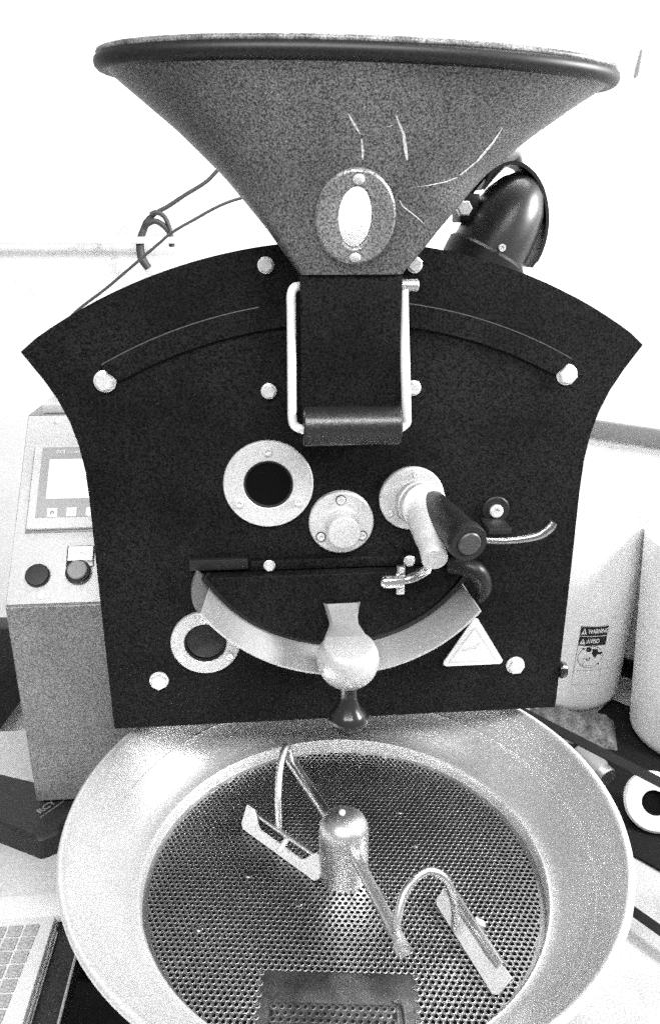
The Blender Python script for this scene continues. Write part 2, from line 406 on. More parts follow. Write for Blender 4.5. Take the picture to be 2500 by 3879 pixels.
link("handle_knob", lathe([(0, -0.01), (0.0120, -0.01), (0.0118, 0.008), (0.0128, 0.018), (0.0170, 0.029), (0.0235, 0.037), (0.0272, 0.043), (0.0280, 0.049), (0.0262, 0.056), (0.0200, 0.063), (0.0095, 0.0665), (0, 0.067)], 48, m4), MPL, ro)

# thermocouple with spring
th = link("probe_capsule", tube([(0.052, -0.030, 1.1285), (0.0535, -0.030, 1.1285), (0.057, -0.030, 1.1285), (0.062, -0.030, 1.129), (0.086, -0.030, 1.1295)], [0.002, 0.0065, 0.0095, 0.0105, 0.0105], 20), MCH, ro)
link("probe_flange", box(0.0765, 0.0885, -0.0295, -0.0225, 1.1075, 1.1515, 0.001), MST, ro)
for z in (1.113, 1.146): link("screw", SCW2, MBOLT, ro, (0.0825, -0.0297, z))
def coil(P, rad, wire, turns, n=9, per=14):
    pts = []
    P = [Vector(p) for p in P]; N = turns * per
    for k in range(N + 1):
        t = k / N; p = P[0] * (1 - t) ** 2 + P[1] * 2 * t * (1 - t) + P[2] * t * t
        d = ((P[1] - P[0]) * (1 - t) + (P[2] - P[1]) * t).normalized()
        u = d.cross(Vector((0, 1, 0))).normalized(); v = d.cross(u); a = 2 * math.pi * turns * t
        pts.append(p + (u * math.cos(a) + v * math.sin(a)) * rad)
    return tube(pts, wire, 6, smooth_path=False)
link("spring", coil([(0.087, -0.031, 1.131), (0.102, -0.034, 1.134), (0.115, -0.05, 1.155)], 0.0058, 0.0011, 16), MST, ro)

# black latch on the right of the door
lt = link("latch_lever", tube([(0.150, -0.030, 1.150), (0.170, -0.040, 1.152), (0.185, -0.045, 1.147), (0.195, -0.044, 1.133), (0.199, -0.040, 1.115), (0.194, -0.036, 1.098)], [0.010, 0.013, 0.0135, 0.012, 0.011, 0.006], 18), MGRIP, ro)
link("latch_pivot", lathe([(0, 0.0002), (0.016, 0.0002), (0.016, 0.03), (0.0135, 0.034), (0, 0.034)], 32, FRONT), MPL, ro, (0.172, 0, 1.150))

# warning triangle plate
tri = rounded([(0.2025, 1.0545), (0.2530, 0.9705), (0.1535, 0.9705)], 0.005)
tp = link("warning_plate", prism(tri[::-1], -0.003, -0.0002, 0.0006), MWHITE, ro)
fr = []
for k in range(3):
    A = [(0.2025, 1.0370), (0.2405, 0.9765), (0.1650, 0.9765)]; B = [(0.2025, 1.0340), (0.2372, 0.9782), (0.1678, 0.9782)]
    fr.append([A[k], A[(k + 1) % 3], B[(k + 1) % 3], B[k]])
fp = lambda x, z: Vector((x, -0.0034, z))
link("printed_border", flat_mesh(fr, fp), MFAINT, tp)
zig = [(0.185, 0.996), (0.203, 1.0005), (0.206, 0.998), (0.212, 1.008), (0.210, 1.010), (0.204, 1.0025), (0.202, 1.004), (0.185, 0.998)]
link("printed_mark", flat_mesh([zig[:4] + zig[4:]], fp), MFAINT, tp)

# stud at the right edge of the plate
link("edge_stud", lathe([(0, 0), (0.012, 0), (0.014, 0.004), (0.012, 0.011), (0, 0.014)], 24, Matrix.Rotation(R(90), 4, 'Y')), MPL, ro, (0.3425, 0.006, 0.950))

# chute under the hopper
FY = -0.112
def chute():
    pr = [(-0.012, 1.548), (FY, 1.548), (FY + 0.003, 1.50), (FY + 0.010, 1.43), (FY + 0.016, 1.40), (FY + 0.014, 1.372), (-0.09, 1.350), (-0.03, 1.335), (-0.0005, 1.33), (-0.0005, 1.44), (-0.012, 1.50)]
    bm = bmesh.new(); a = [bm.verts.new((-0.0575, y, z)) for y, z in pr]; b = [bm.verts.new((0.0575, y, z)) for y, z in pr]; n = len(pr)
    f = [bm.faces.new(a), bm.faces.new(b[::-1])]
    for k in range(n): bm.faces.new((a[k], b[k], b[(k + 1) % n], a[(k + 1) % n]))
    bmesh.ops.bevel(bm, geom=list({e for q in f for e in q.edges}), offset=0.002, segments=2, affect='EDGES')
    return bm_mesh(bm, True, 30)
ch = link("chute", chute(), MB_, ro)
RX = Matrix.Rotation(R(90), 4, 'Y')
link("gate_roller", lathe([(0, -0.0585), (0.0215, -0.0585), (0.0235, -0.0565), (0.0235, 0.0565), (0.0215, 0.0585), (0, 0.0585)], 48, RX), MROLL, ro, (0.0025, FY + 0.010, 1.372))
link("wire_bail", tube([(-0.0575, FY + 0.02, 1.533), (-0.0635, FY + 0.014, 1.532), (-0.0675, FY + 0.012, 1.524), (-0.0678, FY + 0.012, 1.50), (-0.0690, FY + 0.008, 1.40), (-0.0690, FY + 0.008, 1.385), (-0.0665, FY + 0.008, 1.374), (-0.055, FY + 0.008, 1.368)], 0.0054, 14), MBAIL, ro)
link("wire_bail", tube([(0.0615, FY + 0.016, 1.529), (0.0625, FY + 0.014, 1.50), (0.0665, FY + 0.008, 1.42), (0.0685, FY + 0.008, 1.385), (0.0680, FY + 0.008, 1.374), (0.0570, FY + 0.008, 1.366)], 0.0058, 14), MBAIL, ro)
link("pivot_peg", lathe([(0, 0), (0.0072, 0), (0.0072, 0.024), (0.0062, 0.025), (0, 0.025)], 24, Matrix.Translation((0.0575, -0.075, 1.5325)) @ RX), MST, ro)

# hopper: square-to-round funnel
HYC = -0.07; HTILT = math.tan(R(2.5)); HASP = 0.50
PRO = [(0.0, 0.0575, 1.547), (0.08, 0.071, 1.563), (0.2, 0.096, 1.595), (0.4, 0.144, 1.648), (0.6, 0.193, 1.691), (0.8, 0.238, 1.724), (1.0, 0.272, 1.748)]
def prof_at(t):
    for a, b in zip(PRO, PRO[1:]):
        if t <= b[0] + 1e-9:
            k = (t - a[0]) / (b[0] - a[0]); return a[1] + (b[1] - a[1]) * k, a[2] + (b[2] - a[2]) * k
def hop_pt(t, ang, off=0.0):
    hw, z = prof_at(t)
    e = 2 + 10 * (1 - min(1, t * 2.2)) ** 2
    c, s = math.cos(ang), math.sin(ang)
    rad = (abs(c) ** e + abs(s) ** e) ** (-1 / e)
    dep = 0.046 + (hw - 0.0575) / (0.272 - 0.0575) * (0.272 * HASP - 0.046)
    x = (hw + off) * rad * c; y = (dep + off) * rad * s
    return Vector((x + 0.013 * t, HYC + y, z + HTILT * y * t - 0.018 * x * t))
def hopper_shell():
    bm = bmesh.new(); NA, NT = 96, 26
    O = [[bm.verts.new(hop_pt(j / NT, 2 * math.pi * k / NA)) for k in range(NA)] for j in range(NT + 1)]
    I = [[bm.verts.new(hop_pt(j / NT, 2 * math.pi * k / NA, -0.003)) for k in range(NA)] for j in range(NT + 1)]
    for G, flip in ((O, False), (I, True)):
        for j in range(NT):
            for k in range(NA):
                q = (G[j][k], G[j][(k + 1) % NA], G[j + 1][(k + 1) % NA], G[j + 1][k])
                f = bm.faces.new(q[::-1] if flip else q); f.material_index = 1 if flip else 0
    for j in (0, NT):
        for k in range(NA):
            bm.faces.new((O[j][k], O[j][(k + 1) % NA], I[j][(k + 1) % NA], I[j][k]))
    return bm_mesh(bm, True, 40)
hm = hopper_shell(); hm.materials.append(MHOP); hm.materials.append(MHIN)
hop = link("hopper", hm, None, ro)
tree = BVHTree.FromObject(hop, bpy.context.evaluated_depsgraph_get())
def on_hopper(x, z, off=0.0):
    h = tree.ray_cast(Vector((x, -0.6, z)), Vector((0, 1, 0)))
    return h[0] + h[1] * off * (1 if h[1].y < 0 else -1)
# cut the window
WX, WZ, WA, WB = 0.000, 1.6065, 0.0178, 0.0300
FXa, FZc, FA, FB = 0.000, 1.607, 0.0425, 0.0470
bm = bmesh.new()
a = [bm.verts.new((WX + WA * math.cos(2 * math.pi * k / 48), -0.5, WZ + WB * math.sin(2 * math.pi * k / 48))) for k in range(48)]
b = [bm.verts.new((v.co.x, HYC, v.co.z)) for v in a]
bm.faces.new(a); bm.faces.new(b[::-1])
for k in range(48): bm.faces.new((a[k], b[k], b[(k + 1) % 48], a[(k + 1) % 48]))
cut = link("cutter", bm_mesh(bm, False), None)
md = hop.modifiers.new("cut", 'BOOLEAN'); md.object = cut; md.operation = 'DIFFERENCE'; md.solver = 'EXACT'
bpy.context.view_layer.update()
nm = bpy.data.meshes.new_from_object(hop.evaluated_get(bpy.context.evaluated_depsgraph_get()))
hop.modifiers.clear(); hop.data = nm; bpy.data.objects.remove(cut)
for p in nm.polygons: p.use_smooth = True
nm.set_sharp_from_angle(angle=R(30))
# flange round the window, following the funnel
bm = bmesh.new(); NF = 64; rings = []
for fr_, off in ((0.0, 0.0003), (0.0, 0.0062), (0.08, 0.0072), (0.90, 0.0072), (1.0, 0.0052), (1.0, 0.0003)):
    row = []
    for k in range(NF):
        t = 2 * math.pi * k / NF
        x = WX + (WA + 0.0006 + (FA - WA - 0.0006) * fr_) * math.cos(t); z = WZ + (WB + 0.0006 + (FB - WB - 0.0006) * fr_) * math.sin(t)
        row.append(bm.verts.new(on_hopper(x, z, off)))
    rings.append(row)
for r0, r1 in zip(rings, rings[1:] + rings[:1]):
    for k in range(NF): bm.faces.new((r0[k], r0[(k + 1) % NF], r1[(k + 1) % NF], r1[k]))
fl = link("window_flange", bm_mesh(bm, True, 30), MFL, hop)
bm = bmesh.new()
vs = [bm.verts.new(on_hopper(WX + WA * 0.995 * math.cos(2 * math.pi * k / 48), WZ + WB * 0.995 * math.sin(2 * math.pi * k / 48), 0.0012)) for k in range(48)]
bm.faces.new(vs)
glass = bpy.data.materials.new("clear_glass"); glass.use_nodes = True
gb = glass.node_tree.nodes["Principled BSDF"]; gb.inputs["Transmission Weight"].default_value = 1.0; gb.inputs["Roughness"].default_value = 0.0; gb.inputs["IOR"].default_value = 1.05
link("window_pane", bm_mesh(bm, False), glass, hop)
for z in (WZ + 0.0385, WZ - 0.0385):
    p = on_hopper(WX + 0.001, z, 0.0072)
    s = link("screw", lathe([(0.0062, 0), (0.0062, 0.0015), (0.0045, 0.0032), (0, 0.0038)], 20, Matrix.Rotation(R(90 + 42), 4, 'X')), MBOLT, fl, p)
# rolled bead round the mouth
bm = bmesh.new(); NA = 120; n = 14; rows = []
for k in range(NA):
    p = hop_pt(1.0, 2 * math.pi * k / NA); c = Vector((0, HYC, 0)); rd = Vector(((p.x - 0.013) * HASP, (p.y - HYC) / HASP, 0)).normalized()
    rows.append([bm.verts.new(p + rd * (0.0 + 0.0090 * math.cos(2 * math.pi * j / n)) + Vector((0, 0, 0.0040 + 0.0088 * math.sin(2 * math.pi * j / n)))) for j in range(n)])
for k in range(NA):
    for j in range(n): bm.faces.new((rows[k][j], rows[k][(j + 1) % n], rows[(k + 1) % NA][(j + 1) % n], rows[(k + 1) % NA][j]))
link("rolled_rim", bm_mesh(bm, True, 60), MRIM, hop)
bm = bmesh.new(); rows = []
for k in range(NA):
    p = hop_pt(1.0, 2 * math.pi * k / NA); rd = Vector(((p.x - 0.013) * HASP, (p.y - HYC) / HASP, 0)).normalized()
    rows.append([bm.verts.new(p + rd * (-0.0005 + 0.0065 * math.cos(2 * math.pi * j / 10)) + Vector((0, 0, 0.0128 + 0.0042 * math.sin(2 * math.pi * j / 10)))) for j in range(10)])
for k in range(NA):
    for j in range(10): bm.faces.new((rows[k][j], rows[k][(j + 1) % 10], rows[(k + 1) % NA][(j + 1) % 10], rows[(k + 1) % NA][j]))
link("rim_highlight", bm_mesh(bm, True, 60), MRIMTOP, hop)  # pale ring: the highlight along the bead's top, put into the colour
# dried drips and scuffs on the funnel, thin proud films
def drip(pts, wd):
    bm = bmesh.new(); L = []; Rr = []
    for i, (x, z) in enumerate(pts):
        q = 1 - abs(2 * i / (len(pts) - 1) - 1) * 0.6
        L.append(bm.verts.new(on_hopper(x - wd * q, z, 0.0004))); Rr.append(bm.verts.new(on_hopper(x + wd * q, z, 0.0004)))
    for i in range(len(pts) - 1): bm.faces.new((L[i], Rr[i], Rr[i + 1], L[i + 1]))
    return bm_mesh(bm, True)
MDRIP = M("dried_film", 0.55, rough=0.5, grain=0.5)
def interp(P, n=8):
    out = []
    for (a, b), (c, d) in zip(P, P[1:]):
        out += [(a + (c - a) * k / n, b + (d - b) * k / n) for k in range(n)]
    return out + [P[-1]]
for P, wd in [([(-0.0125, 1.699), (-0.006, 1.690), (0.0005, 1.682)], 0.0016), ([(0.002, 1.678), (0.004, 1.668), (0.0045, 1.66)], 0.0014), ([(0.034, 1.698), (0.044, 1.682), (0.049, 1.664), (0.0505, 1.660)], 0.0018), ([(0.024, 1.688), (0.028, 1.6885), (0.0325, 1.690)], 0.0012),
              ([(0.150, 1.692), (0.144, 1.680), (0.130, 1.662), (0.112, 1.648)], 0.0018), ([(0.109, 1.646), (0.095, 1.641), (0.075, 1.637), (0.058, 1.635)], 0.0022), ([(0.046, 1.623), (0.050, 1.617), (0.064, 1.608), (0.075, 1.600)], 0.0010)]:
    link("drip_mark", drip(interp(P), wd), MDRIP, hop)

# rear: drum housing, motor, frame
link("drum_housing", lathe([(0, 0), (0.285, 0), (0.295, 0.01), (0.295, 0.62), (0.285, 0.63), (0, 0.63)], 64, Matrix.Translation((0, 0.66, 1.195)) @ FRONT), MBS, ro)
link("lower_housing", box(-0.30, 0.30, 0.0125, 0.64, 0.885, 1.2, 0.006), MBS, ro)
link("frame_base", box(-0.30, 0.30, 0.27, 0.78, 0.05, 0.884, 0.01), MBS, ro)
for x in (-0.27, 0.27):
    for y in (0.31, 0.74): link("levelling_foot", lathe([(0, 0.012), (0.03, 0.012), (0.03, 0.025), (0.012, 0.03), (0.012, 0.0505), (0, 0.0505)], 20), MST, ro, (x, y, 0))
# blower motor standing on the housing at rear right
mo_ax0 = Vector((0.208, 0.10, 1.556)); mo_ax1 = Vector((0.254, 0.10, 1.644))
d = mo_ax1 - mo_ax0; m4 = Matrix.Translation(mo_ax0) @ (d.to_track_quat('Z', 'Y').to_matrix().to_4x4())
mot = link("blower_motor", lathe([(0, -0.06), (0.050, -0.06), (0.0515, -0.04), (0.0530, 0.0), (0.0522, 0.035), (0.0490, 0.06), (0.0430, 0.083), (0.0325, 0.103), (0.0185, 0.117), (0, 0.122)], 56, m4), MDOME, ro)
link("motor_collar", lathe([(0.047, -0.014), (0.0570, -0.014), (0.0575, 0.008), (0.0535, 0.012), (0.047, 0.012)], 48, m4, closed=True), MBS, mot)
link("motor_foot", box(0.17, 0.24, 0.055, 0.14, 1.40, 1.515, 0.004), MBS, mot)
# curved guard strap sweeping over the motor
strap = [(0.196, 1.645), (0.208, 1.664), (0.222, 1.673), (0.239, 1.6745), (0.258, 1.664), (0.273, 1.645), (0.282, 1.618), (0.2835, 1.591), (0.278, 1.565), (0.268, 1.547)]
bm = bmesh.new(); rows = []
sp = []
for i in range(len(strap) - 1):
    q0, q1, q2, q3 = [Vector(strap[max(0, min(len(strap) - 1, i + k))]) for k in (-1, 0, 1, 2)]
    for k in range(7):
        t = k / 7; v = 0.5 * (2 * q1 + (q2 - q0) * t + (2 * q0 - 5 * q1 + 4 * q2 - q3) * t * t + (3 * q1 - q0 - 3 * q2 + q3) * t ** 3); sp.append((v.x, v.y))
sp.append(strap[-1])
for i, (x, z) in enumerate(sp):
    a = Vector(sp[max(i - 1, 0)]); b = Vector(sp[min(i + 1, len(sp) - 1)]); tt = (b - a).normalized(); nn = Vector((tt.y, -tt.x))
    th = 0.0045 if 4 < i < len(sp) - 4 else 0.0032
    rows.append([bm.verts.new((x + nn.x * o_, yy, z + nn.y * o_)) for o_, yy in ((0, 0.078), (-th, 0.078), (-th, 0.122), (0, 0.122))])
for a, b in zip(rows, rows[1:]):
    for j in range(4): bm.faces.new((a[j], a[(j + 1) % 4], b[(j + 1) % 4], b[j]))
bm.faces.new(rows[0]); bm.faces.new(rows[-1][::-1])
link("guard_strap", bm_mesh(bm, True, 40), MBS, mot)
link("vent_hose", tube([(0.206, 0.13, 1.650), (0.222, 0.13, 1.670), (0.240, 0.13, 1.686), (0.253, 0.13, 1.690), (0.258, 0.13, 1.680), (0.255, 0.13, 1.662)], [0.006, 0.007, 0.0075, 0.007, 0.006, 0.005], 14), MGREY, mot)
link("junction_box", box(0.166, 0.192, 0.08, 0.13, 1.604, 1.640, 0.003), MBS, mot)
link("cable_gland", lathe([(0, 0), (0.0105, 0), (0.0105, 0.010), (0.0085, 0.013), (0, 0.013)], 6, Matrix.Translation((0.169, 0.0795, 1.621)) @ FRONT, smooth=False), MBOLT, mot)
link("motor_screw", screw_mesh(0.005, 0.004), MBOLT, mot, (0.215, 0.0445, 1.572))
for k, x in enumerate((0.176, 0.183, 0.190)):
    link("lead_wire", tube([(x - 0.010, 0.09, 1.638), (x + 0.004, 0.09, 1.656), (x + 0.020, 0.09, 1.671), (x + 0.034, 0.10, 1.674)], 0.0026, 8), MBS, mot)

# ------------------------------------------------------------------ cooling tray
TC = Vector((-0.010, -0.165, 0)); ZS = 0.740; RS = 0.276
ct = thing("cooling_tray", "round steel cooling tray with perforated floor and stirring arms", "cooling tray", (TC.x, TC.y, 0))
bowl = [(0.2755, 0.722), (0.2765, 0.757), (0.2790, 0.7605), (0.2830, 0.7600), (0.2930, 0.7640), (0.3060, 0.7750), (0.3190, 0.7900), (0.3300, 0.8056), (0.3308, 0.8074), (0.3316, 0.8076), (0.3324, 0.8088), (0.3420, 0.8250), (0.3515, 0.8430), (0.3580, 0.8560), (0.3610, 0.8600), (0.3650, 0.8615), (0.3690, 0.8600), (0.3705, 0.8560), (0.3690, 0.8520), (0.3650, 0.8515), (0.3560, 0.8440), (0.3460, 0.8250), (0.3340, 0.8050), (0.3200, 0.7860), (0.3050, 0.7690), (0.2900, 0.7570), (0.2805, 0.7540), (0.2800, 0.722)]
link("tray_bowl", lathe(bowl, 144, Matrix.Translation(TC), closed=True, angle=50), MTR, ct)
# perforated floor: honeycomb of cells, each with a real hole
PITCH = 0.00815; HR = 0.00265; ROT = R(-6.5)
GX0, GX1, GY1 = -0.095, 0.086, -0.154      # blank field of the discharge gate, tray coordinates (rotated)
def perforated(inside, pitch, hr, z, depth, m4):
    bm = bmesh.new(); cache = {}
    def vert(x, y, zz):
        k = (round(x * 2e5), round(y * 2e5), round(zz * 2e5)); v = cache.get(k)
        if v is None: v = cache[k] = bm.verts.new((x, y, zz))
        return v
    ro_w = pitch * math.sqrt(3) / 2; nr = int(0.3 / ro_w) + 1; holes = 0
    for j in range(-nr, nr + 1):
        for i in range(-nr - 4, nr + 5):
            cx = (i + (0.5 if j % 2 else 0)) * pitch; cy = j * ro_w
            f = inside(cx, cy)
            if not f: continue
            Rh = pitch / math.sqrt(3); outer = []
            for k in range(6):
                a = R(30 + 60 * k); b = R(90 + 60 * k)
                p = (cx + Rh * math.cos(a), cy + Rh * math.sin(a)); q = (cx + Rh * math.cos(b), cy + Rh * math.sin(b))
                outer += [p, ((p[0] + q[0]) / 2, (p[1] + q[1]) / 2)]
            if f == 2:
                bm.faces.new([vert(x, y, z) for x, y in outer]); continue
            holes += 1
            O = [vert(x, y, z) for x, y in outer]
            hl = [(cx + hr * math.cos(R(30 + 30 * k)), cy + hr * math.sin(R(30 + 30 * k))) for k in range(12)]
            # a faint raised lip round each punched hole
            Lp = [vert(cx + (x - cx) * 1.22, cy + (y - cy) * 1.22, z + 0.0001) for x, y in hl]
            H = [vert(x, y, z + 0.0004) for x, y in hl]; D = [vert(cx + (x - cx) * 0.96, cy + (y - cy) * 0.96, z - depth) for x, y in hl]
            for k in range(12):
                k2 = (k + 1) % 12
                bm.faces.new((O[k], O[k2], Lp[k2], Lp[k])); bm.faces.new((Lp[k], Lp[k2], H[k2], H[k])); bm.faces.new((H[k], H[k2], D[k2], D[k]))
    bm.transform(m4)
    me = bpy.data.meshes.new("m"); bm.to_mesh(me); bm.free()
    return me
def in_screen(x, y):
    r = math.hypot(x, y)
    if r > RS - 0.0005: return 0
    if GX0 < x < GX1 and y < GY1: return 0
    return 1 if r < RS - 0.006 else 2
m4 = Matrix.Translation((TC.x, TC.y, 0)) @ Matrix.Rotation(ROT, 4, 'Z')
link("perforated_floor", perforated(in_screen, PITCH, HR, ZS, 0.003, m4), MSC, ct)
link("floor_edge", lathe([(RS - 0.0075, ZS + 0.0006), (RS - 0.0002, ZS + 0.0006), (RS - 0.0002, ZS - 0.004), (RS - 0.0075, ZS - 0.004)], 120, Matrix.Translation(TC), closed=True), MSC, ct)
# discharge gate: smooth plate with its own perforated hatch
gz = ZS - 0.0006
gate = link("discharge_gate", box(GX0 - 0.006, GX1 + 0.006, -0.243, GY1 + 0.004, gz - 0.003, gz, 0.0006, mat4=m4), MGATE, ct)
def in_hatch(x, y): return 1 if -0.080 < x < 0.062 and -0.241 < y < -0.195 else 0
link("hatch", perforated(in_hatch, 0.0092, 0.0024, gz + 0.0022, 0.0018, m4), MGATE, gate)
link("hatch_well", box(-0.083, 0.065, -0.2425, -0.1925, gz + 0.0001, gz + 0.0004, 0.0, mat4=m4), MDK, gate)
link("hatch_lip", tube([m4 @ Vector((0.062, -0.188, gz + 0.001)), m4 @ Vector((0.071, -0.192, gz + 0.0025)), m4 @ Vector((0.0735, -0.204, gz + 0.0025)), m4 @ Vector((0.0735, -0.236, gz + 0.0025))], 0.0020, 10), MGATE, gate)
# rivets
RV = lathe([(0.0055, 0), (0.0048, 0.0015), (0, 0.0022)], 16)
for x, y in [(0.088, -0.048), (0.100, -0.118), (-0.142, -0.155), (-0.205, -0.238), (-0.075, -0.21)]:
    link("rivet", RV, MSC, ct, (x, y, ZS + 0.0006))
# stirring hub and arms
hb_ = link("stirrer_hub", lathe([(0, ZS + 0.0005), (0.0345, ZS + 0.0005), (0.0345, 0.816), (0.0335, 0.826), (0.0295, 0.835), (0.022, 0.842), (0.011, 0.8455), (0, 0.846)], 56, Matrix.Translation(TC)), MST, ct)
link("hub_screw", lathe([(0.0045, 0), (0.0045, 0.002), (0.003, 0.003), (0, 0.003)], 16), MBOLT, hb_, (TC.x - 0.002, TC.y + 0.004, 0.8455))
A1 = (-0.0775, 0.012, 0.801); A2 = (0.044, -0.343, 0.801)
a1 = link("stirrer_arm", tube([(-0.020, -0.140, 0.804), A1], 0.0082, 18, False), MST, ct)
a2 = link("stirrer_arm", tube([(-0.001, -0.186, 0.804), A2], 0.0080, 18, False), MST, ct)
link("end_nut", lathe([(0, 0), (0.0095, 0), (0.0095, 0.012), (0, 0.012)], 6, Matrix.Translation((0.040, -0.3335, 0.8015)) @ Vector((0.28, -0.96, 0)).to_track_quat('Z', 'Y').to_matrix().to_4x4(), smooth=False), MST, a2)
link("drop_rod", tube([(-0.0760, 0.006, 0.800), (-0.080, 0.000, 0.835), (-0.0860, -0.016, 0.846), (-0.0945, -0.045, 0.832), (-0.0985, -0.075, 0.802), (-0.0985, -0.092, 0.764)], 0.0052, 14), MST, a1)
link("drop_rod", tube([(0.0365, -0.322, 0.798), (0.0385, -0.318, 0.822), (0.0520, -0.298, 0.846), (0.0800, -0.278, 0.852), (0.1060, -0.276, 0.835), (0.1180, -0.282, 0.800), (0.1190, -0.288, 0.765)], 0.0054, 14), MST, a2)
def blade(p0, p1, H, lean, slot):
    """plough blade: U-shaped strip leaning back, with a rod along its top"""
    p0, p1 = Vector(p0), Vector(p1); L = (p1 - p0).length; ex = (p1 - p0).normalized(); ez = Vector((0, 0, 1)); ey = ez.cross(ex)
    c, s = math.cos(R(lean)), math.sin(R(lean))
    m4 = Matrix((( ex.x, ey.x, 0, p0.x), (ex.y, ey.y, 0, p0.y), (0, 0, 1, p0.z), (0, 0, 0, 1))) @ Matrix.Rotation(R(lean), 4, 'X')
    e = 0.030
    poly = [(0.006, 0), (L - 0.006, 0), (L, 0.006), (L, H), (L - 0.016, H), (L - e, H * slot + 0.006), (L - e - 0.006, H * slot), (e + 0.006, H * slot), (e, H * slot + 0.006), (0.016, H), (0, H), (0, 0.006)]
    return prism(poly, -0.0015, 0.0015, 0.0004, m4), m4, L
me, bm4, L = blade((-0.156, -0.062, 0.7415), (-0.047, -0.178, 0.7415), 0.036, -24, 0.40)
b1 = link("stirrer_blade", me, MCAST, ct)
link("blade_rod", tube([bm4 @ Vector((0.012, 0.008, 0.027)), bm4 @ Vector((L - 0.012, 0.008, 0.027))], 0.0042, 12, False), MST, b1)
link("clamp_pin", tube([bm4 @ Vector((L * 0.52, -0.005, 0.006)), bm4 @ Vector((L * 0.52, 0.010, 0.024))], 0.0042, 10, False), MBOLT, b1)
me, bm4, L = blade((0.108, -0.222, 0.7415), (0.150, -0.366, 0.7415), 0.031, -42, 0.62)
b2 = link("stirrer_blade", me, MCAST, ct)
link("blade_rod", tube([bm4 @ Vector((0.004, 0.001, 0.027)), bm4 @ Vector((L - 0.020, 0.001, 0.027))], 0.0068, 12, False), MST, b2)
link("clamp_pin", tube([bm4 @ Vector((L * 0.42, 0.006, 0.032)), bm4 @ Vector((L * 0.42, 0.018, 0.032))], 0.0045, 10, False), MBOLT, b2)
# plenum under the floor and pedestal
link("plenum", lathe([(0, 0.60), (0.24, 0.60), (0.2785, 0.66), (0.2785, 0.7215), (0.2740, 0.7215), (0.2740, 0.67), (0.236, 0.606), (0, 0.606)], 72, Matrix.Translation(TC)), MBS, ct)
link("pedestal", lathe([(0, 0.013), (0.20, 0.013), (0.20, 0.03), (0.12, 0.04), (0.12, 0.599), (0, 0.599)], 48, Matrix.Translation(TC)), MBS, ct)

# ------------------------------------------------------------------ control cabinet (left)
cb = thing("control_cabinet", "grey control cabinet with sloping touch panel left of the roaster", "control cabinet", (-0.42, 0.2, 0.692))
CF = 0.08; CB = 0.44; XL, XR = -0.503, -0.30; ZB, ZK, ZT = 0.692, 1.056, 1.300; YT = 0.317
bm = bmesh.new()
pr = [(CF, ZB), (CF, ZK), (YT, ZT), (CB, ZT), (CB, ZB)]
a = [bm.verts.new((XL, y, z)) for y, z in pr]; b = [bm.verts.new((XR, y, z)) for y, z in pr]; n = len(pr)
bm.faces.new(a); bm.faces.new(b[::-1])
for k in range(n): bm.faces.new((a[k], b[k], b[(k + 1) % n], a[(k + 1) % n]))
bmesh.ops.bevel(bm, geom=bm.edges[:], offset=0.002, segments=2, affect='EDGES')
link("cabinet_body", bm_mesh(bm, True, 30), MCABF, cb)
link("cabinet_bracket", box(-0.2995, -0.296, 0.12, 0.40, 0.95, 1.15, 0.001), MBS, cb)
# sloping panel, in panel coordinates: s across from the left edge, h up the slope
SL = Vector((0, YT - CF, ZT - ZK)); LS = SL.length; eh = SL.normalized(); en = Vector((0, -eh.z, eh.y)); 
def pan(s, h, d=0.0): return Vector((XL + s, CF, ZK)) + eh * h + en * d
P4 = Matrix(((1, 0, 0, XL), (0, -en.y, eh.y, CF), (0, -en.z, eh.z, ZK), (0, 0, 0, 1)))   # local x = s, -y = outward, z = h
WP = XR - XL
link("sloping_panel", box(0.0022, WP, -0.0035, -0.0004, 0.003, LS - 0.004, 0.001, mat4=P4), MCAB, cb)
# touch screen
sx0, sx1, sh0, sh1 = 0.0215, 0.188, 0.1235, 0.272
bez = link("touch_screen", box(sx0, sx1, -0.0125, -0.0036, sh0, sh1, 0.002, mat4=P4), MBEZ, cb)
link("screen_surround", box(sx0 + 0.013, sx1 - 0.008, -0.0136, -0.0126, sh0 + 0.019, sh1 - 0.003, 0.0004, mat4=P4), MMID, bez)
link("display", box(sx0 + 0.027, sx1 - 0.02, -0.0145, -0.0137, sh0 + 0.051, sh1 - 0.0265, 0.0003, mat4=P4), MSCRN, bez)
link("screen_shadow_gap", box(sx0 - 0.003, sx1 + 0.002, -0.0046, -0.0037, sh0 - 0.004, sh1 + 0.003, 0.0003, mat4=P4), MGREY, bez)
for i in range(3):
    s0 = sx0 + 0.031 + i * 0.030
    kk = link("soft_key", box(s0, s0 + 0.0155, -0.0143, -0.0137, sh0 + 0.019, sh0 + 0.0345, 0.0003, mat4=P4), MWHITE, bez)
    fn = lambda x, y: P4 @ Vector((s0 + 0.0078 + x, -0.0147, sh0 + 0.0268 + y))
    if i == 0: link("printed_icon", flat_mesh([[(-0.004, 0.0), (0.004, 0.0), (0.0, 0.004)], [(-0.0028, -0.004), (-0.001, -0.004), (-0.001, 0), (-0.0028, 0)], [(0.001, -0.004), (0.0028, -0.004), (0.0028, 0), (0.001, 0)]], fn), MGREY, kk)
    elif i == 1: link("printed_icon", flat_mesh(ring_polys(0, -0.0005, 0.0032, 0.0041, 20, 130, 410) + [[(-0.0005, 0), (0.0005, 0), (0.0005, 0.0045), (-0.0005, 0.0045)]], fn), MFAINT, kk)
# marks on the bezel: a short row of pale letters too soft to read
link("bezel_print", text_mesh("EXT screen", 0.0085, lambda x, y: P4 @ Vector((sx0 + 0.056 + x, -0.0140, sh1 - 0.0125 + y))), MWHITE, bez)
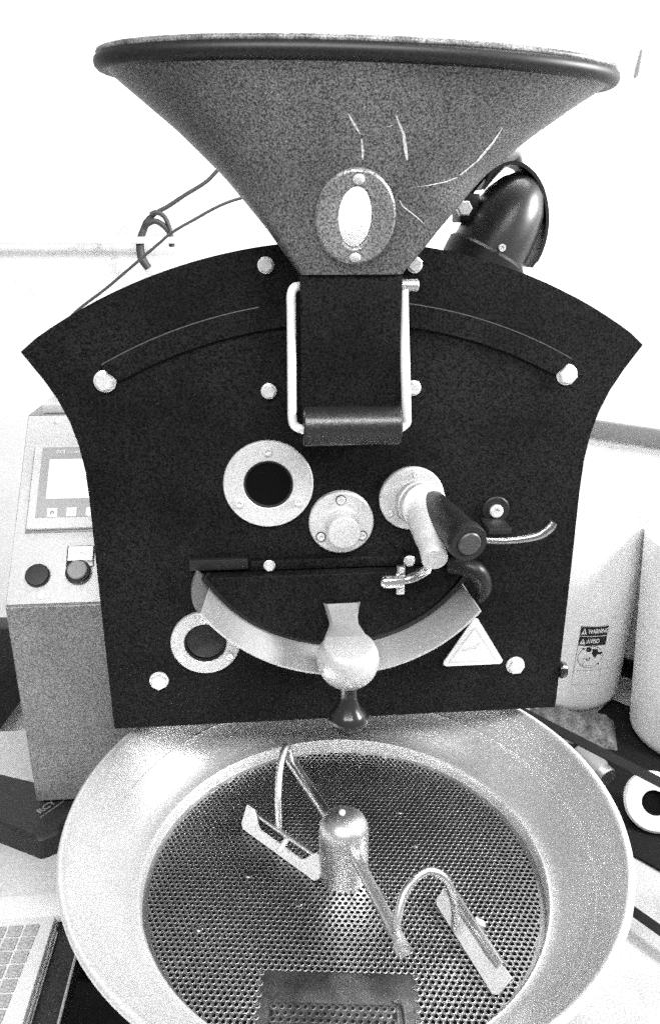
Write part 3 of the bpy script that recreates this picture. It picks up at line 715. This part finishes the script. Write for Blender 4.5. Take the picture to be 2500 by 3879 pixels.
# buttons
def panel_lathe(prof, s, h, nn=40): return lathe(prof, nn, Matrix.Translation(pan(s, h)) @ en.to_track_quat('Z', 'Y').to_matrix().to_4x4())
link("black_button", panel_lathe([(0, 0.0037), (0.0185, 0.0037), (0.0185, 0.009), (0.0165, 0.0112), (0, 0.0118)], 0.0455, 0.0475), MGRIP, cb)
bt = link("push_button", panel_lathe([(0, 0.0037), (0.0195, 0.0037), (0.0195, 0.0105), (0.0175, 0.0125), (0.0155, 0.0125), (0.0155, 0.010), (0, 0.010)], 0.107, 0.050), MPL, cb)
link("button_cap", panel_lathe([(0, 0.0101), (0.0148, 0.0101), (0.0148, 0.0165), (0.0135, 0.0178), (0, 0.0182)], 0.107, 0.051), MGREY, bt)
lp = link("legend_holder", box(0.0865, 0.1285, -0.0062, -0.0037, 0.060, 0.0955, 0.001, mat4=P4), MPL, bt)
link("legend_plate", box(0.0885, 0.1265, -0.0070, -0.0063, 0.0700, 0.0940, 0.0003, mat4=P4), MWHITE, bt)
link("legend_print", text_mesh("Roast", 0.0085, lambda x, y: P4 @ Vector((0.1075 + x, -0.0074, 0.0825 + y)), shear=0.25), MFAINT, bt)
for s, h in ((0.053, 0.016), (0.0515, LS - 0.014)):
    link("panel_screw", panel_lathe([(0, 0.0036), (0.0058, 0.0036), (0.0058, 0.0055), (0.0035, 0.0062), (0.003, 0.005), (0, 0.005)], s, h, 18), MBOLT, cb)
link("cabinet_cap", box(XL + 0.022, XR, YT + 0.008, CB - 0.005, ZT + 0.0005, ZT + 0.016, 0.002), MCAB, cb)
link("conduit_box", box(XL + 0.052, XR, YT + 0.03, CB - 0.02, ZT + 0.0165, ZT + 0.07, 0.003), MMID, cb)

# ------------------------------------------------------------------ left bench, case, laptop
tbz = 0.640
tb = thing("side_table", "pale laminate side table with dark edging at lower left", "table", (-0.80, -0.2, 0))
link("table_top", box(-1.30, -0.4260, -0.85, 0.36, tbz - 0.028, tbz, 0.002), MTABLE, tb)
link("edge_band", box(-0.4257, -0.3880, -0.85, -0.112, tbz - 0.045, tbz - 0.006, 0.003), MDGREY, tb)
link("edge_trim", box(-0.4245, -0.4210, -0.85, -0.135, tbz - 0.0058, tbz - 0.001, 0.001), MST, tb)
link("edge_trim", box(-0.3895, -0.3850, -0.85, -0.120, tbz - 0.0058, tbz - 0.002, 0.001), MST, tb)
for x in (-1.25, -0.47):
    for y in (-0.8, 0.30): link("leg", box(x - 0.02, x + 0.02, y - 0.02, y + 0.02, 0.0, tbz - 0.0285, 0.002), MBS, tb)
# black carry case
cs = thing("equipment_case", "black rounded equipment case lying on the side table under the cabinet", "case", (-0.55, 0.1, tbz))
case_poly = rounded([(-0.76, 0.25), (-0.62, 0.183), (-0.420, 0.100), (-0.452, 0.020), (-0.480, 0.004), (-0.76, 0.155)], 0.012, 6)
bm = bmesh.new()
lo = [bm.verts.new((x, y, tbz + 0.0005)) for x, y in case_poly]; mid = [bm.verts.new((x, y, tbz + 0.036)) for x, y in case_poly]
cc = Vector((-0.57, 0.125))
hi = [bm.verts.new((cc.x + (x - cc.x) * 0.96, cc.y + (y - cc.y) * 0.93, tbz + 0.043)) for x, y in case_poly]
n = len(case_poly)
for A_, B_ in ((lo, mid), (mid, hi)):
    for k in range(n): bm.faces.new((A_[k], A_[(k + 1) % n], B_[(k + 1) % n], B_[k]))
bm.faces.new(hi); bm.faces.new(lo[::-1])
link("case_shell", bm_mesh(bm, True, 40), MDGREY, cs)
ca, sa = math.cos(R(52)), math.sin(R(52))
lg = lambda x, y: Vector((-0.487 + ca * x - sa * y, 0.076 + sa * x + ca * y, tbz + 0.0436))
link("case_logo", text_mesh("RCY", 0.017, lg, offset=0.0006), MGREY, cs)
link("case_underline", flat_mesh([[(-0.022, -0.0135), (0.026, -0.0135), (0.026, -0.0115), (-0.022, -0.0115)]], lg), MGREY, cs)
# laptop
lp = thing("laptop", "pale laptop keyboard deck with grey keys at the lower left corner", "laptop", (-0.58, -0.25, tbz))
link("deck", box(-0.74, -0.4270, -0.38, -0.1225, tbz + 0.0005, tbz + 0.0145, 0.002), MDECK, lp)
link("hinge_block", box(-0.74, -0.398, -0.1220, -0.080, tbz + 0.0005, tbz + 0.0155, 0.003), MDECK, lp)
KM = box(-0.0098, 0.0098, -0.0092, 0.0092, 0, 0.0026, 0.0014)
for r in range(9):
    for c in range(5):
        x = -0.4545 - c * 0.0230 - 0.0014 * r; y = -0.145 - r * 0.0215
        link("key", KM, MKEY, lp, (x, y, tbz + 0.0146), (0, 0, R(-3)))

# dark chair behind the cabinet, seat back only partly in view
chx = thing("office_chair", "dark padded chair back partly hidden behind the control cabinet", "chair", (-0.95, 0.75, 0))
bk = rounded([(-1.10, 0.46), (-0.735, 0.52), (-0.648, 0.635), (-0.590, 0.80), (-1.10, 0.83)], 0.03, 6)
link("backrest", prism(bk, 0.49, 0.54, 0.012, None, 3), MDGREY, chx)
link("seat", box(-1.15, -0.75, 0.60, 1.02, 0.36, 0.43, 0.02, 3), MDGREY, chx)
link("back_bracket", box(-0.99, -0.93, 0.541, 0.62, 0.40, 0.52, 0.004), MBS, chx)
link("stem", lathe([(0, 0.06), (0.03, 0.06), (0.03, 0.359), (0, 0.359)], 20), MBS, chx, (-0.98, 0.92, 0))
for k in range(5):
    a = R(72 * k + 10); link("base_leg", tube([(-0.98, 0.92, 0.07), (-0.98 + 0.28 * math.cos(a), 0.92 + 0.28 * math.sin(a), 0.03)], [0.022, 0.016], 10, False), MBS, chx)

# ------------------------------------------------------------------ wall cables at the left
def cable(name, pts, r, label):
    o = link(name, tube(pts, r, 10), MCABLE); tag(o, label, "cable", "cables strung behind the roaster"); return o
YW = 1.55
def wl(x, z, y=YW): return (x, y, z)
ca_ = cable("cable", [(-0.16, 1.6, 1.83), (-0.225, 1.6, 1.777), (-0.268, 1.6, 1.739), (-0.335, 1.6, 1.701), (-0.386, 1.6, 1.670), (-0.424, 1.6, 1.651), (-0.454, 1.6, 1.628), (-0.468, 1.6, 1.601), (-0.478, 1.6, 1.577), (-0.483, 1.6, 1.554), (-0.480, 1.6, 1.515), (-0.462, 1.6, 1.485)], [0.006, 0.006, 0.006, 0.006, 0.0065, 0.007, 0.009, 0.011, 0.012, 0.013, 0.014, 0.012], "thick dark cable rising from the looped hook to the hopper")
cb_ = cable("cable", [(-0.442, 1.585, 1.645), (-0.424, 1.585, 1.651), (-0.402, 1.585, 1.641), (-0.389, 1.585, 1.616), (-0.383, 1.585, 1.587), (-0.380, 1.585, 1.55)], 0.007, "short dark loop of cable hanging outermost beside the thick cable")
cd_ = cable("cable", [(-0.468, 1.6, 1.60), (-0.454, 1.592, 1.617), (-0.430, 1.59, 1.626), (-0.406, 1.59, 1.614), (-0.387, 1.59, 1.589), (-0.384, 1.59, 1.55)], 0.009, "dark cable arch curving inside the hanging loop")
cc_ = cable("cable", [(-0.09, 1.2, 1.69), (-0.154, 1.2, 1.677), (-0.210, 1.2, 1.658), (-0.274, 1.2, 1.626), (-0.336, 1.2, 1.593), (-0.376, 1.2, 1.563), (-0.450, 1.2, 1.506), (-0.526, 1.2, 1.448), (-0.609, 1.2, 1.390), (-0.66, 1.2, 1.34)], 0.0038, "thin dark cable slanting down behind the left of the face plate")
o = thing("cable_trunking", "white cable trunking crossing the looped cables at upper left", "trunking", (-0.98, 1.58, 1.57))
link("trunking_bar", box(-1.6, -0.36, 1.570, 1.585, 1.560, 1.580, 0.003), MWALL, o)
for x in (-1.45, -0.62): link("standoff", box(x - 0.008, x + 0.008, 1.5855, 1.6795, 1.563, 1.577, 0.001), MWALL, o)
o = link("wall_hook", prism([(0.0, 0.0), (0.012, 0.01), (0.016, 0.075), (0.010, 0.08), (0.0, 0.02)], -0.006, 0.0, 0.001, Matrix.Translation((1.062, 1.60, 2.04)) @ Matrix.Rotation(R(-43), 4, 'Z')), MGREY)
tag(o, "small grey sliver of a hook high on the right wall", "hook")

# ------------------------------------------------------------------ white bins at the right
def bin_(c, r0, r1, H, label):
    t = thing("storage_bin", label, "bin", (c[0], c[1], 0), "white bins by the right wall")
    cr = 0.05
    prof = [(0, 0.002), (r0 - cr, 0.002)] + [(r0 - cr + cr * math.sin(R(a)), 0.002 + cr - cr * math.cos(R(a))) for a in (15, 30, 45, 60, 75, 90)] + [(r1, H), (r1 - 0.006, H + 0.003), (r1 - 0.012, H - 0.004), (r0 - 0.012, 0.07), (0, 0.06)]
    link("bin_body", lathe(prof, 72), MBIN, t, (c[0], c[1], 0))
    return t
BC = (0.965, 1.385); B0, B1, BH = 0.195, 0.225, 0.70
bn = bin_(BC, B0, B1, BH, "white bin with a warning sticker just right of the face plate")
bn2 = bin_((1.285, 1.045), 0.20, 0.24, 0.72, "plain white bin at the right edge of the picture")
SA, SZ = R(-90.5), 0.250
def stk(x, y, d=0.0006):
    z = SZ + y; r = B0 + (B1 - B0) * (z - 0.05) / (BH - 0.05); a = SA + x / r + y * 0.10
    return Vector((BC[0] + (r + d) * math.cos(a), BC[1] + (r + d) * math.sin(a), z))
def strip(x0, x1, y0, y1, n=10):
    return [[(x0 + (x1 - x0) * k / n, y0), (x0 + (x1 - x0) * (k + 1) / n, y0), (x0 + (x1 - x0) * (k + 1) / n, y1), (x0 + (x1 - x0) * k / n, y1)] for k in range(n)]
SW, SH = 0.047, 0.115
st = link("warning_sticker", flat_mesh(strip(-SW, SW, -SH, SH), lambda x, y: stk(x, y, 0.0012)), MPAPER, bn)
f2 = lambda x, y: stk(x, y, 0.0020); f3 = lambda x, y: stk(x, y, 0.0028)
link("sticker_outline", flat_mesh(strip(-SW - 0.0012, SW + 0.0012, -SH - 0.0012, SH + 0.0012), lambda x, y: stk(x, y, 0.0007)), MGREY, st)
link("heading_band", flat_mesh(strip(-SW, SW, SH - 0.036, SH - 0.001) + strip(-SW, SW, SH - 0.074, SH - 0.039), f2), MINK, st)
for s_, yy, xo in (("WARNING", SH - 0.0185, 0.62), ("AVISO", SH - 0.0565, 0.68)):
    link("heading_text", text_mesh(s_, 0.0235, lambda x, y: f3(-0.023 + x * xo, y + yy), 'LEFT', offset=0.0006), MPAPER, st)
    tx = -SW + 0.012
    link("alert_sign", flat_mesh([[(tx - 0.009, yy - 0.011), (tx + 0.009, yy - 0.011), (tx, yy + 0.012)]], f3), MPAPER, st)
    link("alert_mark", flat_mesh([[(tx - 0.0015, yy - 0.005), (tx + 0.0015, yy - 0.005), (tx + 0.0015, yy + 0.005), (tx - 0.0015, yy + 0.005)]], lambda x, y: stk(x, y, 0.0034)), MINK, st)
cy = -0.004
link("pictogram", flat_mesh(ring_polys(0, cy, 0.0415, 0.0430, 48)
     + [[(-0.033, cy + 0.034), (-0.029, cy + 0.037), (0.036, cy - 0.029), (0.032, cy - 0.032)]]
     + [circle_pts(-0.010, cy + 0.030, 0.0095, 14)]
     + [[(0.002, cy + 0.033), (0.020, cy + 0.031), (0.024, cy + 0.020), (0.018, cy - 0.004), (0.008, cy + 0.004), (0.004, cy + 0.014)]]
     + [[(0.022, cy + 0.018), (0.038, cy + 0.018), (0.038, cy + 0.008), (0.022, cy + 0.009)]]
     + [[(-0.024, cy - 0.034), (-0.023, cy - 0.034), (-0.021, cy + 0.002), (-0.022, cy + 0.002)], [(-0.024, cy - 0.034), (0.012, cy - 0.034), (0.012, cy - 0.033), (-0.024, cy - 0.033)]]
     + [[(-0.016, cy - 0.006), (-0.012, cy - 0.003), (-0.006, cy - 0.012), (-0.010, cy - 0.014)], [(-0.004, cy - 0.002), (0.000, cy + 0.001), (-0.002, cy - 0.012), (-0.006, cy - 0.014)]], f2), MINK, st)
link("rule_line", flat_mesh(strip(-SW, SW, cy - 0.053, cy - 0.052), f2), MGREY, st)

# woven sack, rack rails, jar and roll on the floor at the right
o = link("dark_floor_mat", box(0, 0.62, -0.20, 0.46, 0.002, 0.010, 0.002, mat4=Matrix.Translation((0.76, 0.98, 0)) @ Matrix.Rotation(R(-50), 4, 'Z')), MMATSHADE)
tag(o, "black mat under the white bins on the pale floor", "mat")
sack = bmesh.new(); bmesh.ops.create_grid(sack, x_segments=40, y_segments=30, size=1)
for v in sack.verts:
    e = max(0, 1 - max(abs(v.co.x), abs(v.co.y)) ** 6)
    v.co = Vector((v.co.x * 0.14, v.co.y * 0.085, e * (0.035 + 0.012 * math.sin(v.co.x * 7 + v.co.y * 5) + 0.006 * math.sin(v.co.x * 17)) + 0.011))
sack.transform(Matrix.Translation((0.90, 1.115, 0.0)) @ Matrix.Rotation(R(-20), 4, 'Z'))
o = link("woven_sack", bm_mesh(sack, True, 80), MSACK); tag(o, "pale woven sack lying flat below the stickered bin", "sack")
rk = thing("rack_frame", "black steel rack frame with two slanting rails at lower right", "rack", (0.85, 0.45, 0))
pA, pB = Vector((0.60, 0.823, 0.30)), Vector((1.00, 0.302, 0.30))
link("rail", tube([pA, pB], 0.016, 4, False), MBS, rk)
qA, qB = Vector((0.62, 0.525, 0.055)), Vector((0.95, 0.035, 0.055))
link("rail", tube([qA, qB], 0.016, 4, False), MBS, rk)
for p in (qA, qB): link("foot", box(p.x - 0.012, p.x + 0.012, p.y - 0.012, p.y + 0.012, 0.0, p.z - 0.004, 0.002), MBS, rk)
for p in (pA, pB): link("post", box(p.x - 0.014, p.x + 0.014, p.y - 0.014, p.y + 0.014, 0.0, p.z - 0.004, 0.002), MBS, rk)
jr = thing("glass_jar", "small grey glass jar on its side beneath the black rail", "jar", (0.87, 0.90, 0.01))
jm = Matrix.Translation((0.845, 0.935, 0.052)) @ Vector((0.35, -0.8, -0.1)).to_track_quat('Z', 'Y').to_matrix().to_4x4()
link("jar_body", lathe([(0, 0), (0.034, 0), (0.040, 0.01), (0.040, 0.085), (0.033, 0.098), (0, 0.098)], 32, jm), MGREY, jr)
link("jar_lid", lathe([(0, 0.0985), (0.036, 0.0985), (0.036, 0.118), (0.033, 0.121), (0, 0.121)], 32, jm), MST, jr)
rl = thing("paper_roll", "thick white roll with a dark hollow core below the black rail", "roll", (0.98, 0.75, 0.0))
dirv = Vector((-0.42, -0.86, 0.52)).normalized()
rm = Matrix.Translation((0.955, 0.665, 0.085)) @ dirv.to_track_quat('Z', 'Y').to_matrix().to_4x4()
link("paper_winding", lathe([(0.034, -0.035), (0.074, -0.035), (0.081, -0.028), (0.081, 0.012), (0.074, 0.020), (0.036, 0.020), (0.034, 0.017)], 48, rm, closed=True), MPAPER, rl)
link("core", lathe([(0.0335, 0.016), (0.0335, -0.034), (0, -0.034)], 32, rm), MDK, rl)
# sheet of white paper standing behind the cabinet at the left edge
o = link("white_board", box(-1.02, -0.52, 0.560, 0.566, 0.02, 0.68, 0.001), MPAPER); tag(o, "white board standing behind the cabinet and below the dark chair back", "board")
